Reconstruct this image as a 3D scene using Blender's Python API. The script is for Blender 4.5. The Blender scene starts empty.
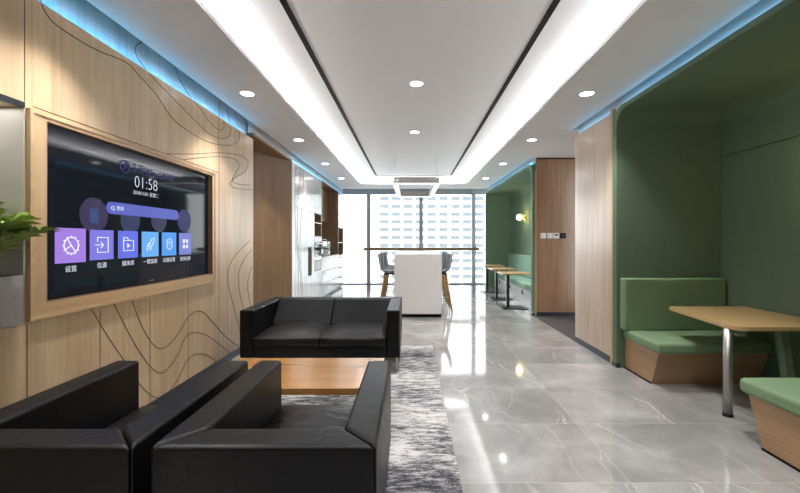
import bpy, bmesh, math, random
from math import pi, sin, cos, radians
from mathutils import Vector, Matrix
random.seed(7)
SC = bpy.context.scene
COL = SC.collection
F, U0, V0, H = 380.0, 411.0, 241.0, 1.4
XL = -2.13          # left wall plane
XR = 2.29           # right panel plane
ZC = 2.95           # lower ceiling

def dwall(u, X):            # depth of a picture column on a plane of constant X
    return abs(X) * F / abs(u - U0)
def zat(v, D):
    return H - (v - V0) * D / F
def wp(u, v, X):            # point on a wall of constant X
    D = dwall(u, X)
    return Vector((X, D, zat(v, D)))

# ------------------------------------------------------------------ materials
def s2l(c):
    return tuple((x/12.92 if x <= .04045 else ((x+.055)/1.055)**2.4) for x in [k/255 for k in c]) + (1,)
def newmat(name):
    m = bpy.data.materials.new(name); m.use_nodes = True
    nt = m.node_tree; b = nt.nodes['Principled BSDF']
    return m, nt, b
def plain(name, c, rough=.5, metal=0, spec=.5, coat=0, bump=0, bscale=200, coat_rough=.1, sheen=0):
    m, nt, b = newmat(name)
    b.inputs['Base Color'].default_value = s2l(c)
    b.inputs['Roughness'].default_value = rough
    b.inputs['Metallic'].default_value = metal
    b.inputs['Specular IOR Level'].default_value = spec
    b.inputs['Coat Weight'].default_value = coat
    b.inputs['Coat Roughness'].default_value = coat_rough
    b.inputs['Sheen Weight'].default_value = sheen
    if bump:
        tc = nt.nodes.new('ShaderNodeTexCoord'); n = nt.nodes.new('ShaderNodeTexNoise')
        n.inputs['Scale'].default_value = bscale; n.inputs['Detail'].default_value = 3
        bp = nt.nodes.new('ShaderNodeBump'); bp.inputs['Strength'].default_value = bump
        bp.inputs['Distance'].default_value = .01
        nt.links.new(tc.outputs['Object'], n.inputs['Vector'])
        nt.links.new(n.outputs['Fac'], bp.inputs['Height'])
        nt.links.new(bp.outputs['Normal'], b.inputs['Normal'])
    return m
def emit(name, c, s):
    m, nt, b = newmat(name)
    b.inputs['Base Color'].default_value = (0, 0, 0, 1)
    b.inputs['Emission Color'].default_value = s2l(c)
    b.inputs['Emission Strength'].default_value = s
    return m
def ramp(nt, stops):
    r = nt.nodes.new('ShaderNodeValToRGB')
    while len(r.color_ramp.elements) < len(stops): r.color_ramp.elements.new(.5)
    for e, (p, c) in zip(r.color_ramp.elements, stops):
        e.position = p; e.color = s2l(c) if max(c) > 1 else tuple(c)+(1,)
    return r
def wood(name, dark, light, axis='Z', rough=.35, coat=.0, fine=34, along=1.1, coat_rough=.2):
    m, nt, b = newmat(name)
    L = nt.links.new
    tc = nt.nodes.new('ShaderNodeTexCoord')
    mp = nt.nodes.new('ShaderNodeMapping')
    sc = [fine, fine, fine]; 
    for ax in axis: sc['XYZ'.index(ax)] = along
    mp.inputs['Scale'].default_value = sc
    L(tc.outputs['Object'], mp.inputs['Vector'])
    n = nt.nodes.new('ShaderNodeTexNoise'); n.inputs['Scale'].default_value = 1
    n.inputs['Detail'].default_value = 5; n.inputs['Roughness'].default_value = .6
    n.inputs['Distortion'].default_value = .25
    L(mp.outputs['Vector'], n.inputs['Vector'])
    mp2 = nt.nodes.new('ShaderNodeMapping')
    sc2 = [4.5]*3; 
    for ax in axis: sc2['XYZ'.index(ax)] = .55
    mp2.inputs['Scale'].default_value = sc2
    L(tc.outputs['Object'], mp2.inputs['Vector'])
    n2 = nt.nodes.new('ShaderNodeTexNoise'); n2.inputs['Scale'].default_value = 1
    n2.inputs['Detail'].default_value = 3; n2.inputs['Distortion'].default_value = .8
    L(mp2.outputs['Vector'], n2.inputs['Vector'])
    mx = nt.nodes.new('ShaderNodeMath'); mx.operation = 'MULTIPLY_ADD'
    mx.inputs[1].default_value = .5
    L(n.outputs['Fac'], mx.inputs[0])
    m2 = nt.nodes.new('ShaderNodeMath'); m2.operation = 'MULTIPLY'; m2.inputs[1].default_value = .5
    L(n2.outputs['Fac'], m2.inputs[0]); L(m2.outputs[0], mx.inputs[2])
    r = ramp(nt, [(.33, dark), (.66, light)])
    L(mx.outputs[0], r.inputs['Fac']); L(r.outputs['Color'], b.inputs['Base Color'])
    b.inputs['Roughness'].default_value = rough
    b.inputs['Coat Weight'].default_value = coat
    b.inputs['Coat Roughness'].default_value = coat_rough
    bp = nt.nodes.new('ShaderNodeBump'); bp.inputs['Strength'].default_value = .08
    bp.inputs['Distance'].default_value = .005
    L(n.outputs['Fac'], bp.inputs['Height']); L(bp.outputs['Normal'], b.inputs['Normal'])
    return m

def marble():
    m, nt, b = newmat('polished grey marble')
    L = nt.links.new
    tc = nt.nodes.new('ShaderNodeTexCoord')
    # per tile offset so that veins break at the joints
    sx = nt.nodes.new('ShaderNodeSeparateXYZ'); L(tc.outputs['Object'], sx.inputs[0])
    def m_(op, a, bb=None, c=None):
        n = nt.nodes.new('ShaderNodeMath'); n.operation = op
        for i, v in enumerate((a, bb, c)):
            if v is None: continue
            if isinstance(v, (int, float)): n.inputs[i].default_value = v
            else: L(v, n.inputs[i])
        return n.outputs[0]
    TX, TY = 1.42, .71
    gx = m_('DIVIDE', m_('SUBTRACT', sx.outputs[0], 1.27), TX)
    gy = m_('DIVIDE', m_('SUBTRACT', sx.outputs[1], 2.20), TY)
    ix, iy = m_('FLOOR', gx), m_('FLOOR', gy)
    fx, fy = m_('FRACT', gx), m_('FRACT', gy)
    cell = nt.nodes.new('ShaderNodeCombineXYZ'); L(ix, cell.inputs[0]); L(iy, cell.inputs[1])
    wn = nt.nodes.new('ShaderNodeTexWhiteNoise'); wn.noise_dimensions = '2D'; L(cell.outputs[0], wn.inputs['Vector'])
    off = nt.nodes.new('ShaderNodeVectorMath'); off.operation = 'MULTIPLY_ADD'
    L(wn.outputs['Color'], off.inputs[0]); off.inputs[1].default_value = (9, 9, 9); L(tc.outputs['Object'], off.inputs[2])
    # large clouds
    c1 = nt.nodes.new('ShaderNodeTexNoise'); c1.inputs['Scale'].default_value = 1.6; c1.inputs['Detail'].default_value = 7
    c1.inputs['Roughness'].default_value = .62; c1.inputs['Distortion'].default_value = .35
    L(off.outputs[0], c1.inputs['Vector'])
    rc = ramp(nt, [(.32, (130, 129, 129)), (.5, (150, 148, 147)), (.70, (176, 174, 173))])
    L(c1.outputs['Fac'], rc.inputs['Fac'])
    # veins: ridged noise along distorted coordinates
    dn = nt.nodes.new('ShaderNodeTexNoise'); dn.inputs['Scale'].default_value = 2.2; dn.inputs['Detail'].default_value = 6; dn.inputs['Roughness'].default_value = .6
    L(off.outputs[0], dn.inputs['Vector'])
    dv = nt.nodes.new('ShaderNodeVectorMath'); dv.operation = 'MULTIPLY_ADD'; dv.inputs[1].default_value = (.34, .34, 0)
    L(dn.outputs['Color'], dv.inputs[0]); L(off.outputs[0], dv.inputs[2])
    def vein(sc_, rot, width, strength):
        mp = nt.nodes.new('ShaderNodeMapping'); mp.inputs['Rotation'].default_value = (0, 0, rot); mp.inputs['Scale'].default_value = (1, .35, 0)
        L(dv.outputs[0], mp.inputs['Vector'])
        v = nt.nodes.new('ShaderNodeTexVoronoi'); v.feature = 'DISTANCE_TO_EDGE'; v.voronoi_dimensions = '2D'; v.inputs['Scale'].default_value = sc_
        L(mp.outputs[0], v.inputs['Vector'])
        k = m_('MAXIMUM', m_('SUBTRACT', 1, m_('DIVIDE', v.outputs['Distance'], width)), 0)
        return m_('MULTIPLY', m_('POWER', k, 1.6), strength)
    v1 = vein(1.2, .9, .016, .8); v2 = vein(2.4, -.6, .02, .6)
    vmask = nt.nodes.new('ShaderNodeTexNoise'); vmask.inputs['Scale'].default_value = 1.9
    L(off.outputs[0], vmask.inputs['Vector'])
    vm = m_('MULTIPLY', m_('MAXIMUM', m_('SUBTRACT', vmask.outputs['Fac'], .42), 0), 4.5)
    vs = m_('MINIMUM', m_('MULTIPLY', m_('ADD', v1, m_('MULTIPLY', v2, .6)), vm), .75)
    mix = nt.nodes.new('ShaderNodeMix'); mix.data_type = 'RGBA'
    L(vs, mix.inputs['Factor']); L(rc.outputs['Color'], mix.inputs['A']); mix.inputs['B'].default_value = s2l((214, 210, 205))
    # joints
    jx = m_('MINIMUM', fx, m_('SUBTRACT', 1, fx)); jy = m_('MINIMUM', fy, m_('SUBTRACT', 1, fy))
    j = m_('MAXIMUM', m_('LESS_THAN', jx, .0016), m_('LESS_THAN', jy, .0032))
    j = m_('MULTIPLY', j, .6)
    mix2 = nt.nodes.new('ShaderNodeMix'); mix2.data_type = 'RGBA'
    L(j, mix2.inputs['Factor']); L(mix.outputs['Result'], mix2.inputs['A']); mix2.inputs['B'].default_value = s2l((200, 197, 192))
    L(mix2.outputs['Result'], b.inputs['Base Color'])
    b.inputs['Roughness'].default_value = .07
    b.inputs['IOR'].default_value = 1.95
    return m

def rugmat():
    m, nt, b = newmat('distressed rug pile')
    L = nt.links.new
    tc = nt.nodes.new('ShaderNodeTexCoord')
    def noise(scale, sxyz, detail=6, rough=.7, loc=(0, 0, 0)):
        mp = nt.nodes.new('ShaderNodeMapping'); mp.inputs['Scale'].default_value = sxyz; mp.inputs['Location'].default_value = loc
        L(tc.outputs['Object'], mp.inputs['Vector'])
        n = nt.nodes.new('ShaderNodeTexNoise'); n.inputs['Scale'].default_value = scale
        n.inputs['Detail'].default_value = detail; n.inputs['Roughness'].default_value = rough
        L(mp.outputs[0], n.inputs['Vector']); return n.outputs['Fac']
    a = noise(7, (1.0, 4.2, 1), 12, .82); c = noise(1.5, (1, 2.0, 1), 3, .5, (4, 2, 0)); f = noise(70, (1, 1.6, 1), 4, .7)
    def mm(op, x, y):
        n = nt.nodes.new('ShaderNodeMath'); n.operation = op
        for i, v in enumerate((x, y)):
            if isinstance(v, (int, float)): n.inputs[i].default_value = v
            else: L(v, n.inputs[i])
        return n.outputs[0]
    sp = nt.nodes.new('ShaderNodeSeparateXYZ'); L(tc.outputs['Object'], sp.inputs[0])
    cb = nt.nodes.new('ShaderNodeCombineXYZ'); L(mm('FLOOR', mm('DIVIDE', sp.outputs[0], .62), 0), cb.inputs[0]); L(mm('FLOOR', mm('DIVIDE', sp.outputs[1], .37), 0), cb.inputs[1])
    wn = nt.nodes.new('ShaderNodeTexWhiteNoise'); wn.noise_dimensions = '2D'; L(cb.outputs[0], wn.inputs['Vector'])
    s = mm('ADD', mm('MULTIPLY', a, .76), mm('ADD', mm('MULTIPLY', c, .20), mm('MULTIPLY', f, .20)))
    s = mm('ADD', s, mm('MULTIPLY', mm('SUBTRACT', wn.outputs['Value'], .45), .07))
    r = ramp(nt, [(.50, (62, 62, 68)), (.55, (108, 108, 113)), (.59, (160, 159, 159)), (.63, (200, 198, 195)), (.8, (220, 217, 212))])
    L(s, r.inputs['Fac']); L(r.outputs['Color'], b.inputs['Base Color'])
    b.inputs['Roughness'].default_value = .95; b.inputs['Specular IOR Level'].default_value = .1
    bp = nt.nodes.new('ShaderNodeBump'); bp.inputs['Strength'].default_value = .5; bp.inputs['Distance'].default_value = .01
    L(f, bp.inputs['Height']); L(bp.outputs['Normal'], b.inputs['Normal'])
    return m

def fabric(name, c, var=10):
    m, nt, b = newmat(name)
    L = nt.links.new
    tc = nt.nodes.new('ShaderNodeTexCoord')
    n = nt.nodes.new('ShaderNodeTexNoise'); n.inputs['Scale'].default_value = 110; n.inputs['Detail'].default_value = 4
    n.inputs['Roughness'].default_value = .7
    L(tc.outputs['Object'], n.inputs['Vector'])
    d = tuple(max(0, k-var) for k in c); l = tuple(min(255, k+var) for k in c)
    r = ramp(nt, [(.3, d), (.7, l)]); L(n.outputs['Fac'], r.inputs['Fac']); L(r.outputs['Color'], b.inputs['Base Color'])
    b.inputs['Roughness'].default_value = .9; b.inputs['Specular IOR Level'].default_value = .2
    bp = nt.nodes.new('ShaderNodeBump'); bp.inputs['Strength'].default_value = .25; bp.inputs['Distance'].default_value = .003
    L(n.outputs['Fac'], bp.inputs['Height']); L(bp.outputs['Normal'], b.inputs['Normal'])
    return m

def leather(name, c, rough, wr=.15):
    m, nt, b = newmat(name)
    L = nt.links.new
    tc = nt.nodes.new('ShaderNodeTexCoord')
    n = nt.nodes.new('ShaderNodeTexNoise'); n.inputs['Scale'].default_value = 260; n.inputs['Detail'].default_value = 2
    n2 = nt.nodes.new('ShaderNodeTexNoise'); n2.inputs['Scale'].default_value = 9; n2.inputs['Detail'].default_value = 5
    n2.inputs['Distortion'].default_value = 1.2
    for q in (n, n2): L(tc.outputs['Object'], q.inputs['Vector'])
    b1 = nt.nodes.new('ShaderNodeBump'); b1.inputs['Strength'].default_value = .12; b1.inputs['Distance'].default_value = .002
    b2 = nt.nodes.new('ShaderNodeBump'); b2.inputs['Strength'].default_value = wr; b2.inputs['Distance'].default_value = .02
    L(n.outputs['Fac'], b1.inputs['Height']); L(n2.outputs['Fac'], b2.inputs['Height'])
    L(b1.outputs['Normal'], b2.inputs['Normal']); L(b2.outputs['Normal'], b.inputs['Normal'])
    r = nt.nodes.new('ShaderNodeMapRange'); r.inputs['To Min'].default_value = rough-.06; r.inputs['To Max'].default_value = rough+.1
    L(n2.outputs['Fac'], r.inputs['Value']); L(r.outputs[0], b.inputs['Roughness'])
    b.inputs['Base Color'].default_value = s2l(c)
    b.inputs['Specular IOR Level'].default_value = .3
    return m

def glassmat():
    m = bpy.data.materials.new('clear window glass'); m.use_nodes = True
    nt = m.node_tree; nt.nodes.clear(); L = nt.links.new
    o = nt.nodes.new('ShaderNodeOutputMaterial'); t = nt.nodes.new('ShaderNodeBsdfTransparent')
    g = nt.nodes.new('ShaderNodeBsdfGlossy'); g.inputs['Roughness'].default_value = .02
    t.inputs['Color'].default_value = (.96, .98, .98, 1)
    fr = nt.nodes.new('ShaderNodeFresnel'); fr.inputs['IOR'].default_value = 1.4
    mx = nt.nodes.new('ShaderNodeMixShader')
    L(fr.outputs[0], mx.inputs[0]); L(t.outputs[0], mx.inputs[1]); L(g.outputs[0], mx.inputs[2]); L(mx.outputs[0], o.inputs[0])
    return m

M = dict(
    wallwood=wood('pale oak veneer', (186, 155, 119), (216, 191, 156), 'Z', .36, .35, coat_rough=.22),
    framewood=wood('oak frame', (176, 144, 106), (204, 174, 134), 'Y', .35, .15),
    framewood_v=wood('oak frame upright', (176, 144, 106), (204, 174, 134), 'Z', .35, .15),
    pierwood=wood('brown oak panel', (122, 92, 66), (156, 122, 92), 'Z', .3, .4, coat_rough=.2),
    colwood=wood('oak column veneer', (174, 150, 126), (206, 184, 160), 'Z', .33, .4, coat_rough=.25),
    darkwood=wood('walnut brown niche panel', (118, 90, 64), (150, 118, 86), 'Z', .45),
    basewood=wood('bench oak', (152, 120, 86), (188, 154, 116), 'XY', .4),
    basewood_y=wood('bench oak side', (146, 110, 76), (188, 148, 108), 'Y', .4),
    tablewood=wood('light oak table top', (170, 138, 94), (200, 168, 120), 'X', .35, .2),
    coffeewood=wood('honey wood table top', (132, 88, 44), (176, 128, 72), 'X', .25, .6, fine=18, coat_rough=.12),
    railwood=wood('brown wood rail', (150, 126, 102), (172, 148, 122), 'X', .4),
    stoolwood=wood('stool leg oak', (180, 138, 94), (208, 168, 122), 'Z', .4),
    cabwhite=wood('white ash laminate', (172, 169, 164), (196, 193, 188), 'Z', .22, .4, fine=24, coat_rough=.1),
    white=plain('white lacquer', (232, 231, 229), .3),
    solid=plain('white solid surface', (236, 234, 231), .35),
    ceil=plain('white ceiling paint', (234, 235, 237), .8, spec=.2),
    wallpaint=plain('white wall paint', (225, 223, 220), .8, spec=.2),
    black=plain('black slot', (5, 5, 5), .6, spec=.1),
    slotwood=plain('dark brown slot', (52, 40, 30), .8),
    groove=plain('dark groove', (92, 70, 50), .7),
    skirting=plain('dark blue grey skirting', (38, 42, 52), .35),
    steel=plain('brushed steel', (176, 175, 172), .4, 1, bump=.05, bscale=90),
    darksteel=plain('dark grey steel', (58, 62, 68), .4, .6),
    planter=plain('brushed steel planter', (170, 171, 169), .38, .35, bump=.05, bscale=60),
    mirror=plain('satin steel back panel', (206, 203, 198), .4, .15),
    alu=plain('grey aluminium mullion', (190, 198, 206), .5, .0),
    lampalu=plain('grey lamp housing', (176, 173, 170), .45, .3),
    brass=plain('brass', (214, 178, 96), .25, 1),
    rubber=plain('black rubber', (20, 20, 20), .7),
    greenwall=fabric('dark green felt wall', (100, 119, 97), 7),
    greenseat=fabric('sage green fabric', (124, 148, 114), 9),
    mint=fabric('mint green fabric', (156, 190, 172), 6),
    farwall_lit=fabric('lit green felt of the far alcove', (126, 152, 132), 6),  # lighter than the near felt: the stronger light there put into the colour
    carpet=fabric('dark grey carpet', (78, 74, 76), 14),
    leather=leather('black leather', (11, 11, 13), .38),
    backleather=leather('black back leather', (9, 9, 11), .5),
    seatleather=leather('dark brown black leather', (20, 17, 18), .36, .6),
    marble=marble(), rug=rugmat(), glass=glassmat(),
    shell=plain('grey stool shell', (150, 154, 164), .35),
    blackglass=plain('black oven glass', (12, 12, 14), .06),
    screen=plain('black screen glass', (8, 9, 14), .05, spec=.2),
    bezel=plain('black bezel', (8, 8, 8), .25),
    frond=plain('palm leaf', (138, 158, 78), .45, spec=.4),
    stem=plain('palm stem', (106, 128, 52), .5),
    soil=plain('dark potting soil', (30, 24, 18), .95, bump=.6, bscale=60),
    facade=plain('white tower facade', (226, 228, 228), .8),
    towerglass=plain('grey blue tower glass', (98, 105, 110), .5, spec=.2),
    towerstuff=plain('grey tower spandrel', (176, 184, 190), .6),
    e_cove=emit('cove led', (255, 252, 249), 12.5),
    e_down=emit('downlight disc', (255, 251, 246), 5),
    e_pend=emit('pendant diffuser', (255, 253, 250), .4),
    e_blue=emit('blue led', (52, 165, 220), 2.0),
    e_globe=emit('warm globe', (255, 226, 160), 6),
)

# ------------------------------------------------------------------ mesh helpers
class MB:
    def __init__(s): s.bm = bmesh.new()
    def box(s, x0, x1, y0, y1, z0, z1):
        v = [s.bm.verts.new((x, y, z)) for z in (z0, z1) for y in (y0, y1) for x in (x0, x1)]
        for f in ((0,2,3,1),(4,5,7,6),(0,1,5,4),(2,6,7,3),(0,4,6,2),(1,3,7,5)):
            s.bm.faces.new([v[i] for i in f])
        return s
    def hexa(s, b, t):          # bottom four and top four corners
        v = [s.bm.verts.new(p) for p in list(b)+list(t)]
        for f in ((0,3,2,1),(4,5,6,7),(0,1,5,4),(1,2,6,5),(2,3,7,6),(3,0,4,7)):
            s.bm.faces.new([v[i] for i in f])
        return s
    def prism(s, pts, axis, a0, a1):    # polygon extruded along an axis; pts in the two other axes in xyz order
        def P(p, a):
            return {'X': (a, p[0], p[1]), 'Y': (p[0], a, p[1]), 'Z': (p[0], p[1], a)}[axis]
        A = [s.bm.verts.new(P(p, a0)) for p in pts]; B = [s.bm.verts.new(P(p, a1)) for p in pts]
        s.bm.faces.new(A); s.bm.faces.new(B[::-1])
        n = len(pts)
        for i in range(n): s.bm.faces.new((A[i], B[i], B[(i+1) % n], A[(i+1) % n]))
        return s
    def ring(s, outer, inner, axis, a0, a1, closed=True):   # band between two outlines of equal count, extruded
        def P(p, a):
            return {'X': (a, p[0], p[1]), 'Y': (p[0], a, p[1]), 'Z': (p[0], p[1], a)}[axis]
        n = len(outer)
        O0 = [s.bm.verts.new(P(p, a0)) for p in outer]; O1 = [s.bm.verts.new(P(p, a1)) for p in outer]
        I0 = [s.bm.verts.new(P(p, a0)) for p in inner]; I1 = [s.bm.verts.new(P(p, a1)) for p in inner]
        rng = range(n) if closed else range(n-1)
        for i in rng:
            j = (i+1) % n
            for q in ((O0[i], O0[j], O1[j], O1[i]), (I0[j], I0[i], I1[i], I1[j]), (O0[j], O0[i], I0[i], I0[j]), (O1[i], O1[j], I1[j], I1[i])):
                s.bm.faces.new(q)
        if not closed:
            for i in (0, n-1): s.bm.faces.new((O0[i], O1[i], I1[i], I0[i]))
        return s
    def tube(s, pts, r, n=8, closed=False, cap=True):
        pts = [Vector(p) for p in pts]; N = len(pts)
        rr = r if isinstance(r, (list, tuple)) else [r]*N
        rings = []; up = None
        for i, p in enumerate(pts):
            if closed: t = pts[(i+1) % N]-pts[i-1]
            else: t = pts[min(i+1, N-1)]-pts[max(i-1, 0)]
            t.normalize()
            if up is None:
                up = Vector((0, 0, 1)) if abs(t.z) < .9 else Vector((1, 0, 0))
            a = t.cross(up); 
            if a.length < 1e-4: a = t.cross(Vector((1, .3, 0)))
            a.normalize(); b = a.cross(t).normalized(); up = b
            rings.append([s.bm.verts.new(p+(a*cos(2*pi*k/n)+b*sin(2*pi*k/n))*rr[i]) for k in range(n)])
        for i in range(N if closed else N-1):
            A, B = rings[i], rings[(i+1) % N]
            for k in range(n): s.bm.faces.new((A[k], A[(k+1) % n], B[(k+1) % n], B[k]))
        if cap and not closed:
            s.bm.faces.new(rings[0][::-1]); s.bm.faces.new(rings[-1])
        return s
    def lathe(s, prof, c=(0, 0, 0), n=24, axis='Z'):
        c = Vector(c); rings = []
        for r, h in prof:
            ring = []
            for k in range(n):
                a = 2*pi*k/n
                p = Vector((r*cos(a), r*sin(a), h))
                if axis == 'X': p = Vector((h, r*cos(a), r*sin(a)))
                if axis == 'Y': p = Vector((r*cos(a), h, r*sin(a)))
                ring.append(s.bm.verts.new(c+p))
            rings.append(ring)
        for A, B in zip(rings, rings[1:]):
            for k in range(n): s.bm.faces.new((A[k], A[(k+1) % n], B[(k+1) % n], B[k]))
        s.bm.faces.new(rings[0][::-1]); s.bm.faces.new(rings[-1])
        return s
    def poly(s, pts):
        s.bm.faces.new([s.bm.verts.new(p) for p in pts]); return s
    def grid(s, fn, nu, nv):
        g = [[s.bm.verts.new(fn(i/(nu-1), j/(nv-1))) for j in range(nv)] for i in range(nu)]
        for i in range(nu-1):
            for j in range(nv-1): s.bm.faces.new((g[i][j], g[i+1][j], g[i+1][j+1], g[i][j+1]))
        return s

def build(name, mb, mat, parent=None, world=True, bevel=0, seg=2, smooth=False, loc=None):
    bm = mb.bm
    bmesh.ops.recalc_face_normals(bm, faces=bm.faces)
    o = bpy.data.objects.new(name, None) if False else None
    if parent is not None and world: off = Vector(parent.get('_w', (0, 0, 0)))
    elif parent is not None: off = Vector((0, 0, 0))
    else:
        if loc is not None: off = Vector(loc)
        else:
            co = [v.co for v in bm.verts]
            off = Vector(((min(c.x for c in co)+max(c.x for c in co))/2, (min(c.y for c in co)+max(c.y for c in co))/2, min(c.z for c in co)))
    bmesh.ops.translate(bm, verts=bm.verts, vec=-off)
    me = bpy.data.meshes.new(name); bm.to_mesh(me); bm.free()
    o = bpy.data.objects.new(name, me); COL.objects.link(o)
    me.materials.append(M[mat] if isinstance(mat, str) else mat)
    if smooth:
        for p in me.polygons: p.use_smooth = True
    if parent is None: o.location = off; o['_w'] = list(off)
    else: o.parent = parent; o['_w'] = list(parent.get('_w', (0, 0, 0)))
    if bevel:
        b = o.modifiers.new('bevel', 'BEVEL'); b.width = bevel; b.segments = seg; b.limit_method = 'ANGLE'; b.angle_limit = radians(40)
        b.harden_normals = False
        for p in me.polygons: p.use_smooth = True
        w = o.modifiers.new('wn', 'WEIGHTED_NORMAL'); w.keep_sharp = False
    return o
def thing(name, label, cat, loc=(0, 0, 0), rz=0, group=None):
    o = bpy.data.objects.new(name, None); COL.objects.link(o); o.empty_display_size = .1
    o.location = loc; o.rotation_euler = (0, 0, rz); o['_w'] = list(loc)
    return tag(o, label, cat, group)
def tag(o, label, cat, group=None):
    o['label'] = label; o['category'] = cat
    if group: o['group'] = group
    return o
def structure(o):
    o['kind'] = 'structure'; return o
def S(name, mb, mat, **k): return structure(build(name, mb, mat, **k))
def kids(o): return [c for c in list(COL.objects) if c.parent == o]
def dup(root, loc, rz, label, group=None):
    def rec(o, parent):
        c = o.copy(); COL.objects.link(c)
        if parent is not None: c.parent = parent
        for k in kids(o): rec(k, c)
        return c
    r = rec(root, None); r.location = loc; r.rotation_euler = (0, 0, rz); r['label'] = label
    if group: r['group'] = group
    return r
def arc(cx, cy, r, a0, a1, n=8):
    return [(cx+r*cos(a0+(a1-a0)*i/n), cy+r*sin(a0+(a1-a0)*i/n)) for i in range(n+1)]
def rrect(x0, x1, y0, y1, r, n=6):
    return (arc(x1-r, y1-r, r, 0, pi/2, n)+arc(x0+r, y1-r, r, pi/2, pi, n)+arc(x0+r, y0+r, r, pi, 1.5*pi, n)+arc(x1-r, y0+r, r, 1.5*pi, 2*pi, n))
def catmull(pts, k=6):
    P = [pts[0]]+list(pts)+[pts[-1]]; out = []
    for i in range(1, len(P)-2):
        for j in range(k):
            t = j/k
            out.append(.5*((2*P[i])+(P[i+1]-P[i-1])*t+(2*P[i-1]-5*P[i]+4*P[i+1]-P[i+2])*t*t+(3*P[i]-P[i-1]-3*P[i+1]+P[i+2])*t**3))
    out.append(P[-2]); return out
def text_mb(body, size, loc, align='LEFT', rot=(pi/2, 0, pi/2), sx=1.0, extrude=.0005, thin=0):
    cu = bpy.data.curves.new('t', 'FONT'); cu.body = body; cu.size = size; cu.align_x = align; cu.align_y = 'CENTER'; cu.extrude = extrude
    cu.resolution_u = 3; cu.offset = thin
    o = bpy.data.objects.new('t', cu); COL.objects.link(o)
    dg = bpy.context.evaluated_depsgraph_get(); me = bpy.data.meshes.new_from_object(o.evaluated_get(dg))
    me.transform(Matrix.Translation(loc) @ Matrix.Rotation(rot[2], 4, 'Z') @ Matrix.Rotation(rot[0], 4, 'X') @ Matrix.Diagonal((sx, 1, 1, 1)))
    mb = MB(); mb.bm.from_mesh(me)
    bpy.data.objects.remove(o); bpy.data.curves.remove(cu); bpy.data.meshes.remove(me)
    return mb

def area(name, loc, rot, sx, sy, power, color, spread=pi):
    l = bpy.data.lights.new(name, 'AREA'); l.shape = 'RECTANGLE'; l.size = sx; l.size_y = sy; l.energy = power; l.color = color; l.spread = spread
    o = bpy.data.objects.new(name, l); COL.objects.link(o); o.location = loc; o.rotation_euler = rot; return o
# ================================================================== SETTING
YB = -2.4          # back wall behind the camera
YW = 12.3          # glass wall
NEAR, FAR = 5.13, 6.80   # left opening
S('floor', MB().box(-4.6, 5.2, YB-.1, YW+.15, -.1, 0), 'marble', loc=(0, 0, 0))
S('floor_passage', MB().box(XR, 5.2, 5.32, 7.1, 0, .006), 'carpet')
S('wall_back', MB().box(-4.6, 5.2, YB-.1, YB, 0, 3.4), 'colwood')

# left wood wall with the television recess and the planter niche cut out
ND0, ND1, NZ0, NZ1 = 1.15, 2.094, .94, 2.138
TD0, TD1, TZ0, TZ1 = 2.16, 4.07, 1.01, 2.11
w = MB()
ZP = 2.775         # top of the wood panels; a recess with blue light runs above them
def lw(d0, d1, z0, z1, x1=XL): w.box(XL-.3, x1, d0, d1, z0, min(z1, ZP))
lw(YB, ND0, 0, 3.0); lw(ND0, ND1, 0, NZ0); lw(ND0, ND1, NZ1, 3.0)
lw(ND1, TD0, 0, 3.0); lw(TD0, TD1, 0, TZ0); lw(TD0, TD1, TZ1, 3.0); lw(TD1, NEAR, 0, 3.0)
w.box(XL-.36, XL-.3, YB, NEAR, 0, 3.2)
w.box(XL-.3, XL-.09, YB, NEAR-.001, ZP, 3.2)
wall = S('wall_left', w, 'wallwood', loc=(0, 0, 0))
# engraved flowing lines, given as picture points on the wall plane
Z2 = lambda l: [(x*.325, y*.325) for x, y in l]
Z9 = lambda l: [(150+x*.5674, 80+y*.568) for x, y in l]
Z3 = lambda l: [(x*.412, 290+y*.412) for x, y in l]
curves = [
    Z2([(118,-40),(125,0),(135,30),(165,70),(230,115),(300,155),(385,190),(430,235),(480,290)])+Z9([(35,62),(60,85),(100,108),(135,115),(155,108),(157,90),(150,62),(144,30)]),
    Z2([(470,110),(430,133),(417,145),(420,170),(450,215),(500,270),(560,330)])+Z9([(80,72),(105,95),(130,103),(142,92),(137,60),(130,25)]),
    Z2([(535,190),(540,210),(550,240),(580,290),(625,345)])+Z9([(100,68),(118,86),(130,84),(127,60),(118,15)]),
    Z9([(30,130),(80,130),(120,128),(155,132),(172,142),(168,160),(150,172),(141,182),(150,190),(187,194)]),
    Z9([(60,140),(110,135),(145,138),(158,150),(150,165),(145,178),(160,184),(187,185)]),
    Z9([(187,275),(160,298),(141,325),(137,352),(145,390),(158,440),(170,480)]),
    Z9([(187,292),(166,315),(156,345),(160,385),(172,430),(185,460)]),
    Z9([(187,318),(176,338),(172,365),(178,400),(187,430)]),
    Z3([(318,20),(345,90),(375,135),(400,140),(430,110),(460,62),(490,52),(520,82),(550,115),(580,137)]),
    Z3([(275,30),(310,100),(345,160),(375,195),(400,198),(430,160),(450,115),(475,103),(510,115),(560,155)]),
    Z3([(215,35),(260,110),(300,170),(340,230),(375,260),(400,255),(430,220),(455,170),(480,155),(510,162),(535,185)]),
]
g = MB()
for c in curves:
    uv = catmull([Vector((u, v, 0)) for u, v in c], 5)
    runs = []; last = None
    for q in uv:
        p = wp(q.x, q.y, XL); k = 'low'
        if p.z > ZP: p = wp(q.x, q.y, XL-.09); k = 'high'
        if p.y > NEAR-.006 or (k == 'high' and p.z < ZP+.03) or p.z > 3.15: last = None; continue
        if k != last: runs.append([])
        runs[-1].append(p); last = k
    for r_ in runs:
        if len(r_) > 1: g.tube(r_, .0034, 6)
for u in (100, 150, 188):       # lower panel joints
    D = dwall(u, XL); g.box(XL-.002, XL+.0015, D-.002, D+.002, .08, .93)
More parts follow.
